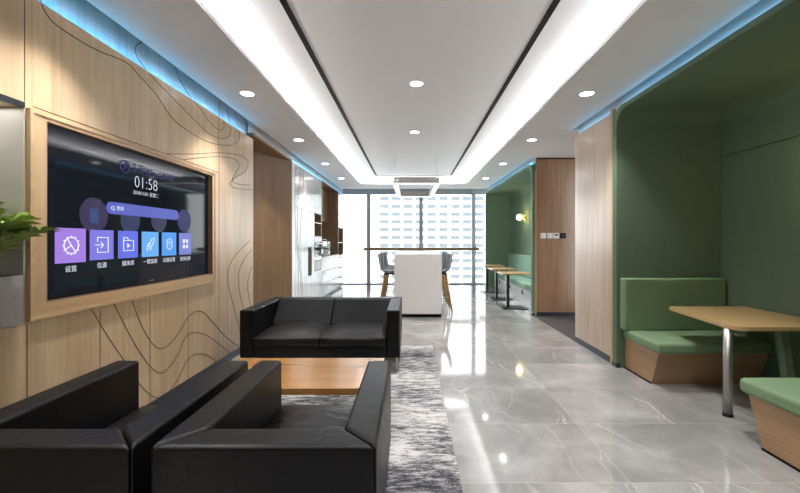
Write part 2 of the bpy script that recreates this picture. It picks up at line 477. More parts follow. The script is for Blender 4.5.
for u, z0, z1 in ((27, .08, .94), (24.5, 2.17, 2.95), (219, .08, 2.95)):
    D = dwall(u, XL); g.box(XL-.002, XL+.0015, D-.002, D+.002, z0, z1)
g.box(XL-.002, XL+.0015, dwall(33, XL), 4.2, 2.155, 2.160)
build('engraved_lines', g, 'groove', wall)
S('baseboard_left', MB().box(XL, XL+.012, YB, NEAR, 0, .08), 'skirting')
area('niche_light', (XL-.12, (ND0+ND1)/2, NZ1-.008), (0, 0, 0), .14, ND1-ND0-.06, .45, (1, .97, .92))
# niche trims
S('trim_1', MB().box(XL-.02, XL+.004, ND0, ND1, NZ1-.004, NZ1+.026), 'darksteel')
nb = S('trim_2', MB().box(XL-.26, XL-.25, ND0, ND1, NZ0, NZ1).box(XL-.25, XL, ND1-.004, ND1+.001, 1.215, NZ1-.004), 'mirror')
# opening beside the wood wall: header, splayed dark panel
S('wall_header', MB().box(XL-.3, XL, NEAR, FAR, 2.825, 2.86), 'darkwood')
S('wall_reveal', MB().prism([(XL, FAR), (XL-.05, FAR+.05), (-2.98, 5.0), (-2.93, 5.0)], 'Z', 0, 2.86), 'darkwood')
S('ceiling_reveal', MB().box(-3.0, XL-.3, 4.9, FAR+.1, 2.825, 2.86), 'darkwood')

# ceiling: lower band with a rounded opening, raised tray, light trough
XI0, XI1, YI1 = -1.39, 1.518, 10.44
YI0 = -1.6
LIP_L, LIP_R, YE = -2.09, 2.25, 11.3
rr_ = .32
inner = [(XI0, YI0)] + arc(XI0+rr_, YI1-rr_, rr_, pi, pi/2, 8) + arc(XI1-rr_, YI1-rr_, rr_, pi/2, 0, 8) + [(XI1, YI0)]
mid = .06
la = [p for p in inner if p[0] < mid]; ra = [p for p in inner if p[0] >= mid]
c = MB()
c.prism([(LIP_L, YB), (LIP_L, YE), (mid, YE), (mid, YI1)] + la[::-1] + [(mid, YI0), (mid, YB)], 'Z', ZC, ZC+.035)
c.prism([(LIP_R, YB), (mid, YB), (mid, YI0), (XI1, YI0)] + ra[:-1][::-1] + [(mid, YI1), (mid, YE), (LIP_R, YE)], 'Z', ZC, ZC+.035)
ceil = S('ceiling', c, 'ceil', loc=(0, 0, ZC))
t = MB()
TZ = 3.15
XT0, XT1, YT1 = -1.80, 1.93, 10.85
t.box(XT0, XT1, YI0-.4, YT1, TZ, TZ+.03)
t.box(XT0-.02, XT0, YI0-.4, YT1, ZC+.035, TZ+.03); t.box(XT1, XT1+.02, YI0-.4, YT1, ZC+.035, TZ+.03)
t.box(XT0, XT1, YT1, YT1+.02, ZC+.035, TZ+.03); t.box(XT0, XT1, YI0-.42, YI0-.4, ZC+.035, TZ+.03)
build('raised_tray', t, 'ceil', ceil)
s = MB()
o_ = rrect(-.955, 1.085, -1.0, 10.22, .12); i_ = rrect(-.905, 1.035, -.95, 10.17, .09)
s.ring(o_, i_, 'Z', TZ-.006, TZ+.002)
build('air_slot', s, 'black', ceil, )
S('ceiling_light_seal', MB().box(-4.6, 5.2, YB-.1, YW+.2, 3.3, 3.4), 'ceil')  # unseen cover above all the ceilings, added to seal out light
S('ceiling_passage', MB().box(LIP_R, 5.2, 5.30, 7.14, ZC, ZC+.03), 'ceil')
S('wall_pocket', MB().box(-4.6, 5.2, YE, YE+.02, ZC+.035, 3.3), 'ceil')
# fascia behind the slots
S('trim_3', MB().box(-2.2, -2.18, NEAR, 12.2, 2.86, 3.3), 'wallpaint')
S('trim_4', MB().box(XR+.05, XR+.07, YB, 5.3, 2.872, 3.3).box(XR+.05, XR+.07, 7.12, 11.6, 2.872, 3.3), 'wallpaint')
S('trim_5', MB().box(LIP_L-.5, LIP_L, YB, YW, 3.2, 3.22), 'wallpaint')
# cove strips
def led(name, mb, mat, label, cat='LED strip', group=None):
    return tag(build(name, mb, mat), label, cat, group)
led('cove_light', MB().box(-1.66, -1.63, YI0, 10.4, ZC+.04, ZC+.055), 'e_cove', 'white light strip hidden in the left side of the ceiling cove')
led('cove_light', MB().box(1.76, 1.79, YI0, 10.4, ZC+.04, ZC+.055), 'e_cove', 'white light strip hidden in the right side of the ceiling cove')
led('cove_light', MB().box(-1.4, 1.5, 10.66, 10.69, ZC+.04, ZC+.055), 'e_cove', 'white light strip in the far end of the ceiling cove')
led('blue_light_strip', MB().box(-2.172, -2.15, NEAR+.05, 11.9, 2.846, 2.856), 'e_blue', 'blue light strip glowing above the white cabinets', group=None)
led('blue_light_strip', MB().box(XR+.02, XR+.04, 4.36, 5.28, 2.862, 2.872), 'e_blue', 'blue light strip glowing on top of the oak column')
led('blue_light_strip', MB().box(XR+.02, XR+.04, 1.9, 4.2, 2.875, 2.885), 'e_blue', 'blue light strip above the near green alcove')
led('blue_light_strip', MB().box(XR+.02, XR+.04, 7.3, 11.5, 2.875, 2.885), 'e_blue', 'blue light strip above the far green alcove')
# wall washer along the top of the wood wall: aimed down and towards the wall
ang = math.atan2(.07, .15)
led('blue_light_strip', MB().box(XL-.05, XL-.03, YB+.1, NEAR-.05, ZP+.002, ZP+.014), 'e_blue', 'blue light strip glowing along the top of the pale wood wall')

a_ = area('blue_recess_light', (XL-.012, (YB+NEAR)/2, ZP+.012), (0, radians(115), 0), .02, NEAR-YB-.2, 6, (.015, .27, 1), radians(150))
# downlights
dl0 = None
def downlight(x, y, z, label):
    t = thing('downlight', label, 'ceiling light', (x, y, z), 0, 'round recessed downlights')
    o = MB(); o.lathe([(.078, -.001), (.078, -.006), (.066, -.006), (.066, -.001)], n=28); build('trim_ring', o, 'white', t, world=False, smooth=False)
    o = MB(); o.lathe([(.065, -.001), (.065, -.0035)], n=28); build('lens', o, 'e_down', t, world=False)
    return t
def spot(x, y, z, p):
    l = bpy.data.lights.new('downlight_beam', 'SPOT'); l.energy = p; l.spot_size = radians(95); l.spot_blend = .8; l.shadow_soft_size = .05; l.color = (1, .99, .975)
    o = bpy.data.objects.new('downlight_beam', l); COL.objects.link(o); o.location = (x, y, z-.012)
names = ['nearest', 'second', 'third', 'farthest']
spots = []
for side, x in (('left', -1.72), ('right', 1.846)):
    for i, y in enumerate((3.99, 5.82, 7.62, 9.38)):
        spots.append((x, y, ZC, f'{names[i]} in view of the round downlights in the {side} strip of the ceiling'))
spots += [(.06, 4.22, TZ, 'nearer of the two round downlights in the middle of the raised ceiling'),
          (.06, 6.10, TZ, 'farther of the two round downlights in the middle of the raised ceiling')]
dl0 = downlight(*spots[0])
for a in spots[1:]: dup(dl0, a[:3], 0, a[3])
for a in spots: spot(a[0], a[1], a[2], 42)
for x, y, z in ((-1.72, 2.15, ZC), (1.846, 2.15, ZC), (.06, 2.25, TZ), (-1.72, .3, ZC), (1.846, .3, ZC), (.06, .4, TZ)):
    spot(x, y, z, 40)

# glass wall
MX = [-3.05, -1.366, .32, 2.016, 3.70]
for i in range(4):
    x0, x1 = MX[i]+.05, MX[i+1]-.05
    m = MB(); m.box(x0, x1, YW-.03, YW+.05, 0, .035); m.box(x0, x1, YW-.04, YW+.06, 2.90, 3.05); m.box(x0, x1, YW, YW+.06, 3.05, 3.3)
    wn = S('window_%d' % (i+1), m, 'alu')
    build('glass_pane', MB().box(x0, x1, YW+.02, YW+.028, .035, 2.90), 'glass', wn)
for i, x in enumerate(MX):
    S('trim_%d' % (6+i), MB().box(x-.06, x+.06, YW-.12, YW+.08, 0, 3.3), 'alu', bevel=.004)
tag(build('guard_rail', MB().box(-3.0, 3.6, YW-.16, YW-.125, 1.115, 1.145), 'alu'), 'thin grey guard rail running across the whole glass wall', 'rail')
t = thing('window_counter', 'long narrow brown wood ledge mounted along the glass wall', 'counter', (.33, 12.0, 1.105))
build('ledge', MB().box(-1.48, 2.13, 11.85, 12.14, 1.10, 1.195), 'railwood', t, bevel=.004)
for x in MX[1:4]: build('bracket', MB().box(x-.02, x+.02, 11.95, 12.13, 1.06, 1.10), 'alu', t)

# right hand side: oak column, passage, pier
S('wall_column', MB().box(XR, 3.6, 4.345, 5.30, .075, 2.86), 'colwood', loc=(0, 0, 0))
S('baseboard_column', MB().box(XR-.004, 3.6, 4.34, 5.306, 0, .075), 'skirting')
S('trim_11', MB().box(XR-.012, XR+.03, 4.30, 4.345, .0, 2.90), 'framewood_v')
S('wall_pier', MB().box(XR+.045, 5.2, 7.08, 7.118, .075, ZC-.01), 'pierwood', loc=(0, 0, 0))
S('baseboard_pier', MB().box(XR+.045, 5.2, 7.075, 7.118, 0, .075), 'skirting')
S('trim_13', MB().box(XR+.03, XR+.046, 7.072, 7.118, 0, 2.72), 'framewood_v')  # pale strip added to stand for the highlight along the alcove rim
S('wall_passage', MB().box(5.1, 5.2, 5.0, 7.4, 0, 3.0), 'wallpaint')
S('trim_12', MB().box(XR+.045, 5.1, 7.06, 7.08, ZC-.022, ZC-.002), 'black')
S('wall_right', MB().box(XR, XR+.1, YB, 1.82, 0, 3.0), 'wallpaint')
S('wall_right_outer', MB().box(3.6, 3.7, YB, 5.3, 0, 3.3), 'wallpaint')
S('wall_right_far', MB().box(3.6, 3.7, 7.17, 12.4, 0, 3.3), 'wallpaint')
S('wall_right_end', MB().box(2.36, 3.6, 11.66, 11.7, 0, 3.3), 'wallpaint')
S('wall_left_far', MB().box(-2.85, -2.75, FAR, 12.4, 0, 3.3).box(-3.1, -3.0, 4.6, FAR+.1, 0, 3.3).box(-3.1, XL-.3, 4.6, 4.7, 0, 3.3), 'wallpaint')

# ================================================================== GREEN ALCOVES
def alcove(label, y0, y1, zi, xb, r, mat, seam):
    t = thing('booth_alcove', label, 'booth', (XR, (y0+y1)/2, 0))
    th = .085
    inn = [(y1, 0)]+arc(y1-r, zi-r, r, 0, pi/2, 8)+arc(y0+r, zi-r, r, pi/2, pi, 8)+[(y0, 0)]
    R = r+th*.6
    thz = .05
    out = [(y1+th, 0)]+[(y1+th-R+R*cos(a), zi+thz-R+R*sin(a)) for a in [pi/2*i/8 for i in range(9)]]+[(y0-th+R+R*cos(a), zi+thz-R+R*sin(a)) for a in [pi/2+pi/2*i/8 for i in range(9)]]+[(y0-th, 0)]
    m = MB().ring(out, inn, 'X', XR-.02, xb+.02, closed=False)
    build('surround', m, mat, t, bevel=.004)
    # back panels with a curved top running into the ceiling
    q = .16
    if seam:
        build('back_panel', MB().box(xb, xb+.03, y0, y1, 0, seam-.004), mat, t, bevel=.003)
        z0 = seam+.004
    else: z0 = 0
    prof = [(xb, z0)]+[(xb-q+q*cos(a), zi-q+q*sin(a)) for a in [pi/2*i/8 for i in range(9)]]+[(xb+.03, zi), (xb+.03, z0)]
    build('back_panel', MB().prism(prof, 'Y', y0, y1), mat, t, bevel=.003 if seam else 0)
    build('seam_backing', MB().box(xb+.03, xb+.05, y0, y1, 0, zi), 'black', t)
    return t
XB1, XB2 = 3.42, 3.07
alcove('large dark green upholstered alcove with rounded top corners around the oak table', 1.9, 4.2, 2.82, XB1, .15, 'greenwall', 2.33)
alcove('far green alcove with a rounded corner beside the glass wall', 7.205, 11.55, 2.82, XB2, .2, 'farwall_lit', None)
S('baseboard_right', MB().box(XR-.024, XR+.02, 4.196, 4.29, 0, .05).box(XR-.024, XR+.02, 7.115, 7.21, 0, .05), 'skirting')

# benches
def cushion(name, x0, x1, y0, y1, z0, z1, mat, parent, bev=.03, puff=.0, world=True, nx=10, ny=8):
    m = MB().box(x0, x1, y0, y1, z0, z1)
    if puff:
        bmesh.ops.subdivide_edges(m.bm, edges=m.bm.edges[:], cuts=9, use_grid_fill=True)
        for v in m.bm.verts:
            a = (v.co.x-x0)/(x1-x0)*2-1; b = (v.co.y-y0)/(y1-y0)*2-1; k = (v.co.z-z0)/(z1-z0)*2-1
            v.co.z += puff*k*(1-a**4)*(1-b**4)
            e = max(0, 1-k*k)
            v.co.x += .35*puff*a**5*e*(1-b**6); v.co.y += .35*puff*b**5*e*(1-a**6)
    return build(name, m, mat, parent, world=world, bevel=bev, seg=4, smooth=True)
def bench_z(t, x0, x1, yf, yb, sgn, base='basewood'):
    # seat front edge at yf, back at yb; sgn=+1 when the front looks to -Y
    cushion('seat_cushion', x0, x1, min(yf, yb), max(yf, yb), .332, .434, 'greenseat', t, .03)
    a = yf+sgn*.05; b = yf+sgn*.16
    pts = [(a, .332), (b, .0), (yb, .0), (yb, .332)]
    build('base', MB().prism(pts, 'X', x0+.03, x1), base, t, bevel=.003)
    build('plinth_line', MB().box(x0+.02, x0+.03, min(b, yb)+.0, max(b, yb), 0, .012), 'black', t)
t = thing('banquette_bench', 'sage green bench seat at the far side of the oak table', 'bench', (2.87, 3.88, 0), 0, 'bench seats of the near alcove')
bench_z(t, 2.33, 3.41, 3.57, 4.19, 1)
bk = cushion('backrest', 2.30, 3.40, 4.09, 4.195, .43, .995, 'greenseat', t, .02)
t = thing('banquette_bench', 'sage green bench seat nearest the camera at the right edge', 'bench', (2.87, 2.3, 0), 0, 'bench seats of the near alcove')
bench_z(t, 2.33, 3.41, 2.71, 1.91, -1)
cushion('backrest', 2.33, 3.40, 1.905, 2.0, .43, .995, 'greenseat', t, .02)
# booth table
t = thing('booth_table', 'light oak table with rounded corners standing in the green alcove', 'table', (2.5, 3.02, 0))
def corner(p, a, b, r, n=6):
    p, a, b = Vector(p), Vector(a), Vector(b)
    d1 = (a-p).normalized(); d2 = (b-p).normalized(); out = []
    for i in range(n+1):
        k = i/n; q = (1-k)**2*(p+d1*r)+2*(1-k)*k*p+k*k*(p+d2*r); out.append((q.x, q.y))
    return out
A, B, Cc, Dd = (2.50, 2.94), (3.40, 2.94), (3.40, 3.88), (2.62, 3.88)
pts = corner(A, Dd, B, .12)+[B, Cc]+corner(Dd, Cc, A, .05)
build('table_top', MB().prism(pts, 'Z', .70, .735), 'tablewood', t, bevel=.004)
lg = build('leg', MB().lathe([(.031, .012), (.031, .70)], (2.505+.03, 3.04, 0), 28), 'steel', t, smooth=True)
build('foot', MB().lathe([(.035, 0), (.035, .02)], (2.535, 3.04, 0), 28), 'rubber', lg)
build('support', MB().hexa([(3.02, 3.0, 0), (3.08, 3.0, 0), (3.08, 3.06, 0), (3.02, 3.06, 0)], [(2.92, 3.0, .70), (2.98, 3.0, .70), (2.98, 3.06, .70), (2.92, 3.06, .70)]), 'greenwall', t)

# far bench along the back panel
t = thing('banquette_bench', 'long mint green bench along the back of the far alcove', 'bench', (2.8, 9.4, 0))
N = 4; Y0, Y1 = 7.22, 11.53
for i in range(N):
    a = Y0+(Y1-Y0)*i/N; b = Y0+(Y1-Y0)*(i+1)/N
    cushion('seat_cushion', 2.50, 2.98, a+.003, b-.003, .33, .46, 'mint', t, .025)
    cushion('back_cushion', 2.95, 3.065, a+.003, b-.003, .462, 1.03, 'mint', t, .02)
build('base', MB().prism([(2.53, .33), (2.58, 0), (3.06, 0), (3.06, .33)], 'Y', Y0, Y1), 'white', t)  # glare on the laminate front put into the colour as plain white
sock = None
for k, (u, z) in enumerate(((499.8, .235), (510, .24), (522.5, .23))):
    y = 2.545*F/(u-U0)
    if sock is None:
        sock = thing('power_socket', 'x', 'power socket', (2.543, y, z), 0, 'sockets in the far bench base')
        build('cover_plate', MB().box(-.012, .0, -.045, .045, -.045, .045), 'darksteel', sock, world=False, bevel=.002)
        build('socket_holes', MB().box(-.0135, -.012, -.02, -.008, -.02, .02).box(-.0135, -.012, .008, .02, -.02, .02), 'black', sock, world=False)
        o = sock
    else: o = dup(sock, (2.543, y, z), 0, '')
    o['label'] = ['dark socket in the glare-white bench base, farthest of three', 'dark socket in the glare-white bench base, middle of three', 'dark socket in the glare-white bench base, nearest of three'][k]
    o.rotation_euler = (0, -.15, 0)

# cafe tables
def cafe(loc, label):
    t = thing('cafe_table', label, 'table', loc, 0, 'small tables along the mint bench')
    build('table_top', MB().prism(rrect(-.17, .41, -.28, .28, .02), 'Z', .715, .74), 'tablewood', t, world=False, bevel=.003)
    build('pole', MB().box(-.03, .03, -.03, .03, .012, .715), 'darksteel', t, world=False, bevel=.004)
    build('base_plate', MB().box(-.15, .37, -.22, .22, 0, .012), 'darksteel', t, world=False, bevel=.003)
    return t
c0 = cafe((2.03, 7.98, 0), 'small square oak-topped pedestal table nearest the brown pier')
dup(c0, (2.07, 9.2, 0), 0, 'small square oak-topped pedestal table, middle of the row of three')
dup(c0, (2.08, 10.4, 0), 0, 'small square oak-topped pedestal table closest to the glass wall')

# wall lamps
def wall_lamp(x, y, z, label):
    t = thing('wall_lamp', label, 'wall lamp', (x, y, z), 0, 'brass globe wall lamps')
    build('back_plate', MB().lathe([(.05, 0), (.05, -.018)], n=24, axis='X'), 'brass', t, world=False)
    build('arm', MB().tube([(-.018, 0, 0), (-.12, 0, 0)], .012, 10).tube([(-.06, 0, -.12), (-.06, 0, .12)], .012, 10), 'brass', t, world=False)
    prof = [(.075*sin(pi*k/12)+.001, -.075*cos(pi*k/12)) for k in range(13)]
    build('globe', MB().lathe(prof, (-.19, 0, 0), 24), 'e_globe', t, world=False, smooth=True)
    return t
l0 = wall_lamp(XB2, 10.1, 2.03, 'small brass wall lamp with a glowing globe in the far alcove')
dup(l0, (XB1, 2.92, 2.0), 0, 'brass globe lamp on the back panel of the near alcove')

# switches on the pier
zs = zat(235.7, 7.07)
kinds = ['white switch plate nearest the alcove edge, leftmost of four', 'white switch plate, second from the left on the brown pier', 'white switch plate with grey display, third from the left', 'black switch plate at the right end of the row']
for k, (u0, u1) in enumerate(((540.6, 546.2), (547.2, 552.8), (553.6, 559.2), (560.2, 566))):
    x0, x1 = (u0-U0)/F*7.07, (u1-U0)/F*7.07
    t = thing('switch_plate', kinds[k], 'switch', ((x0+x1)/2, 7.08, zs-.05), 0, 'switch plates on the brown pier')
    build('plate', MB().box(x0, x1, 7.068, 7.08, zs-.05, zs+.05), 'black' if k == 3 else 'white', t, bevel=.002)
    if k < 2: build('rocker', MB().box(x0+.02, x1-.02, 7.065, 7.068, zs-.03, zs+.03), 'white', t, bevel=.001)
    elif k == 2: build('display', MB().box(x0+.02, x1-.02, 7.066, 7.068, zs+.0, zs+.03), 'darksteel', t)
    else: build('rocker', MB().box(x0+.025, x1-.025, 7.065, 7.068, zs-.025, zs+.025), 'bezel', t, bevel=.001)

# ================================================================== CABINETS on the left
XF = XL; XK = -2.72
def cab(name, label, y0, y1, group='white cabinets on the left wall'):
    return thing(name, label, 'cabinet', (XF-.2, (y0+y1)/2, 0), 0, group)
def body(t, y0, y1, z0, z1, mat='cabwhite', x1=XF-.02): return build('body', MB().box(XK, x1, y0, y1, z0, z1), mat, t)
def door(t, y0, y1, z0, z1, mat='cabwhite', name='door'): return build(name, MB().box(XF-.02, XF, y0+.003, y1-.003, z0+.003, z1-.003), mat, t, bevel=.0015)
ya, yb, yc, yd, ye, yf = 6.97, 7.73, 8.37, 9.05, 11.14, 11.96
ZT = 2.84; ZS = 2.02
S('wall_cabinet_end', MB().box(XL-.02, XL, FAR, ya, 0, ZT), 'white')
t = cab('tall_cabinet', 'white tall cabinet with engraved lines right beside the dark opening', ya, yb); body(t, ya, yb, .06, ZT)
d1 = door(t, ya, yb, .06, ZS); d2 = door(t, ya, yb, ZS, ZT)
for dd, zz0, zz1 in ((d1, .3, ZS-.01), (d2, ZS+.01, ZT-.02)):
    e = MB()
    for k in range(3):
        pts = [Vector((XF+.0005, ya+.1+.17*k+.12*sin(2.2*(zz0+(zz1-zz0)*i/14)+k*.9), zz0+(zz1-zz0)*i/14)) for i in range(15)]
        e.tube(pts, .003, 5)
    build('engraved_line', e, 'groove', dd)
build('plinth', MB().box(XK, XF-.05, ya, yb, 0, .06), 'skirting', t)
t = cab('tall_cabinet', 'white tall cabinet with a long slot handle', yb, yc); body(t, yb, yc, .06, ZT)
hy0, hy1 = dwall(308, XL), dwall(312, XL); hz0, hz1 = .67, 1.27
m = MB().box(XF-.02, XF, yb+.003, yc-.003, .063, hz0).box(XF-.02, XF, yb+.003, yc-.003, hz1, ZS-.003).box(XF-.02, XF, yb+.003, hy0, hz0, hz1).box(XF-.02, XF, hy1, yc-.003, hz0, hz1)
d1 = build('door', m, 'cabwhite', t); door(t, yb, yc, ZS, ZT)
build('slot_handle', MB().box(XF-.021, XF-.012, hy0, hy1, hz0, hz1), 'slotwood', d1)
build('plinth', MB().box(XK, XF-.05, yb, yc, 0, .06), 'skirting', t)
t = cab('appliance_cabinet', 'white tall cabinet with wood niches above a built-in oven', yc, yd)
build('body', MB().box(XK, XF-.02, yc, yd, .06, .73).box(XK, XF-.02, yc, yd, ZS, ZT).box(XK, XF, yc, yc+.02, .73, ZS).box(XK, XF, yd-.02, yd, .73, ZS)
      .box(XK, XF, yc+.02, yd-.02, 1.485, 1.505).box(XK, XF, yc+.02, yd-.02, 1.80, 1.82), 'cabwhite', t)
build('niche_back', MB().box(XK+.1, XK+.12, yc+.02, yd-.02, 1.505, ZS).box(XK+.12, XF-.01, yd-.025, yd-.02, 1.505, ZS), 'darkwood', t)
door(t, yc, yd, ZS, ZT); door(t, yc, yd, .06, .73); build('plinth', MB().box(XK, XF-.05, yc, yd, 0, .06), 'skirting', t)
t = thing('built_in_oven', 'black glass built-in oven below the open wood niches', 'oven', (XF-.2, (yc+yd)/2, 1.06))
build('oven_body', MB().box(XK+.05, XF-.02, yc+.03, yd-.03, 1.06, 1.485), 'darksteel', t)
dr = build('oven_door', MB().box(XF-.02, XF+.005, yc+.03, yd-.03, 1.06, 1.38), 'blackglass', t, bevel=.002)
build('control_panel', MB().box(XF-.02, XF+.005, yc+.03, yd-.03, 1.385, 1.48), 'steel', t, bevel=.002)
build('handle', MB().box(XF+.025, XF+.04, yc+.08, yd-.08, 1.33, 1.35).box(XF+.005, XF+.03, yc+.1, yc+.12, 1.33, 1.35).box(XF+.005, XF+.03, yd-.12, yd-.1, 1.33, 1.35), 'steel', dr)
t = thing('warming_drawer', 'grey steel drawer and vent grille directly below the built-in oven', 'appliance', (XF-.2, (yc+yd)/2, .735))
build('drawer_front', MB().box(XF-.3, XF+.004, yc+.03, yd-.03, .96, 1.05), 'steel', t, bevel=.002)
gm = MB()
for k in range(7): gm.box(XF-.02, XF+.003, yc+.03, yd-.03, .75+.028*k, .765+.028*k)
build('vent_grille', gm, 'steel', t); build('vent_backing', MB().box(XF-.3, XF-.021, yc+.03, yd-.03, .735, .95), 'darksteel', t)
# pantry niche
t = cab('base_cabinet', 'white low cabinets with drawers under the coffee machine', yd, ye)
body(t, yd, ye, .06, .975)
dw = (ye-yd)/3
for k in range(3):
    a, b = yd+dw*k, yd+dw*(k+1)
    for j in range(3):
        z0 = .06+.305*j
        f = door(t, a, b, z0, z0+.305, name='drawer')
        build('handle', MB().box(XF, XF+.018, a+.12, b-.12, z0+.27, z0+.28), 'steel', f)
build('plinth', MB().box(XK, XF-.05, yd, ye, 0, .06), 'skirting', t)
tag(build('worktop', MB().box(XK, XF+.01, yd+.003, ye-.003, .978, 1.01), 'steel', bevel=.002), 'grey worktop under the coffee machine', 'worktop')
t = cab('wall_cabinet', 'brown wood wall cabinet in the niche above the coffee machine', yd, ye, None)
build('body', MB().box(XK, -2.46, yd+.01, ye-.03, 1.94, ZT), 'darkwood', t)
for k in range(3): build('door', MB().box(-2.46, -2.44, yd+.013+dw*.985*k, yd+.007+dw*.985*(k+1), 1.943, ZT-.003), 'darkwood', t, bevel=.002)
S('wall_niche', MB().box(XK-.02, XK, yd, ye, 1.01, ZT).box(XK, XF-.005, ye-.022, ye-.002, 1.011, ZT).box(XK, XF, yd, ye, ZT, ZT+.005), 'pierwood', loc=(0, 0, 0))
t = cab('tall_cabinet', 'white tall cabinet with open dark niches next to the glass wall', ye, yf)
build('body', MB().box(XK, XF-.02, ye, yf, .06, .98).box(XK, XF-.02, ye, yf, 1.79, ZT).box(XK, XF, ye, ye+.02, .98, 1.79).box(XK, XF, yf-.02, yf, .98, 1.79).box(XK, XF, ye+.02, yf-.02, 1.34, 1.36), 'cabwhite', t)
build('niche_lining', MB().box(XK+.2, XK+.22, ye+.02, yf-.02, .98, 1.79).box(XK+.22, XF-.005, yf-.028, yf-.02, .98, 1.79), 'darkwood', t)
door(t, ye, yf, 1.79, ZT)
for j in range(3):
    z0 = .06+.305*j; f = door(t, ye, yf, z0, z0+.305, name='drawer')
    build('handle', MB().box(XF, XF+.03, ye+.15, yf-.15, z0+.235, z0+.25), 'darksteel', f)
build('plinth', MB().box(XK, XF-.05, ye, yf, 0, .06), 'skirting', t)
# coffee machine and dispenser
t = thing('coffee_machine', 'chrome and black coffee machine on the grey worktop', 'coffee machine', (-2.4, 9.65, 1.01))
build('housing', MB().box(-2.62, -2.3, 9.4, 9.95, 1.03, 1.40), 'steel', t, bevel=.015)
build('drip_tray', MB().box(-2.3, -2.17, 9.43, 9.92, 1.03, 1.07), 'darksteel', t, bevel=.004)
build('brew_head', MB().box(-2.3, -2.19, 9.43, 9.92, 1.26, 1.39), 'steel', t, bevel=.01)
for y in (9.55, 9.8):
    gk = build('group_head', MB().lathe([(.032, 1.20), (.036, 1.26)], (-2.24, y, 0), 16), 'steel', t, smooth=True)
    build('handle', MB().tube([(-2.24, y, 1.215), (-2.13, y, 1.20)], .012, 8), 'rubber', gk)
build('cup_rail', MB().tube([(-2.6, 9.42, 1.44), (-2.22, 9.42, 1.44), (-2.22, 9.93, 1.44), (-2.6, 9.93, 1.44)], .008, 8).box(-2.228, -2.212, 9.41, 9.43, 1.39, 1.44).box(-2.228, -2.212, 9.92, 9.94, 1.39, 1.44), 'steel', t)
for y in (9.43, 9.92): build('foot', MB().lathe([(.018, 1.01), (.018, 1.03)], (-2.25, y, 0), 12), 'rubber', t)
t = thing('water_dispenser', 'white drink dispenser standing beyond the coffee machine', 'dispenser', (-2.4, 10.45, 1.01))
build('housing', MB().box(-2.56, -2.25, 10.32, 10.6, 1.01, 1.38), 'white', t, bevel=.02)
build('spout_panel', MB().box(-2.25, -2.244, 10.37, 10.55, 1.12, 1.34), 'bezel', t)
t = thing('grinder', 'small grey coffee grinder in front of the coffee machine', 'grinder', (-2.4, 9.2, 1.01))
build('housing', MB().lathe([(.07, 1.01), (.07, 1.03), (.055, 1.06), (.055, 1.22), (.065, 1.25)], (-2.36, 9.22, 0), 20), 'steel', t, smooth=True)
build('hopper', MB().lathe([(.04, 1.25), (.075, 1.36), (.075, 1.38)], (-2.36, 9.22, 0), 20), 'white', t, smooth=True)

# ================================================================== TELEVISION
FX = XL+.022
fy0, fy1, fz0, fz1 = 2.10, 4.10, .953, 2.137
sy0, sy1, sz0, sz1 = 2.22, 4.025, 1.062, 2.078
t = thing('oak_surround', 'oak frame projecting from the wood wall around the television', 'frame', (XL, 3.1, fz0))
xb_ = XL-.05
def fr(y0, y1, z0, z1, mat): build('frame_board', MB().box(XL+.0005, FX, y0, y1, z0, z1), mat, t, bevel=.002)
iy0, iy1, iz0, iz1 = 2.20, 4.04, 1.045, 2.095
fr(fy0, fy1, fz0, iz0, 'framewood'); fr(fy0, fy1, iz1, fz1, 'framewood'); fr(fy0, iy0, iz0, iz1, 'framewood_v'); fr(iy1, fy1, iz0, iz1, 'framewood_v')
# raised outer lip
lp = MB()
lp.ring([(fy0, fz0), (fy1, fz0), (fy1, fz1), (fy0, fz1)], [(fy0+.022, fz0+.022), (fy1-.022, fz0+.022), (fy1-.022, fz1-.022), (fy0+.022, fz1-.022)], 'X', FX, FX+.006)
build('outer_lip', lp, 'framewood', t, bevel=.001)
rv = MB().ring([(iy0, iz0), (iy1, iz0), (iy1, iz1), (iy0, iz1)], [(iy0+.004, iz0+.004), (iy1-.004, iz0+.004), (iy1-.004, iz1-.004), (iy0+.004, iz1-.004)], 'X', XL-.06, FX-.001)
build('reveal', rv, 'darkwood', t)
tv = thing('television', 'wide wall television showing a clock and coloured app tiles', 'television', (XL-.04, 3.12, sz0))
build('housing', MB().box(XL-.09, XL-.012, sy0-.008, sy1+.006, sz0-.008, sz1+.008), 'bezel', tv, bevel=.002)
XS = XL-.008
sn = build('screen', MB().box(XL-.012, XS, sy0, sy1, sz0, sz1), 'screen', tv)
def ui(name, mb, col, st):
    for v in mb.bm.verts: v.co.y *= 1.018; v.co.z = H+(v.co.z-H)*1.018+.004
    return build(name, mb, emit('lit '+name+str(col), col, st*.27), sn)
e1 = XS+.0008
def disc(y, z, r, x, n=32): return MB().prism([(y+r*cos(2*pi*k/n), z+r*sin(2*pi*k/n)) for k in range(n)], 'X', XS, x)
for (y, z, r, col) in ((2.51, 1.567, .115, (58, 40, 98)), (2.84, 1.55, .10, (30, 48, 110)), (3.17, 1.57, .10, (40, 44, 96)), (3.53, 1.585, .105, (34, 40, 120))):
    ui('backdrop_icon', disc(y, z, r, e1), col, .5)
def glyph(name, mb, col=(235, 238, 255), st=1.0): return ui(name, mb, col, st)
def stroke(pts, r=.003, x=XS+.003, closed=False): return [Vector((x, y, z)) for y, z in pts]
d0 = MB()
d0.box(e1, e1+.0006, 2.475, 2.545, 1.515, 1.61); glyph('document_icon', d0, (60, 90, 160), .5)
tiles = [((168, 130, 232), (200, 150, 235)), ((128, 124, 232),)*2, ((98, 112, 232),)*2, ((100, 178, 248),)*2, ((74, 158, 246),)*2, ((120, 130, 214),)*2]
labels_cn = ['设置', '信源', '媒体库', '一键加速', '问题反馈', '更多应用']
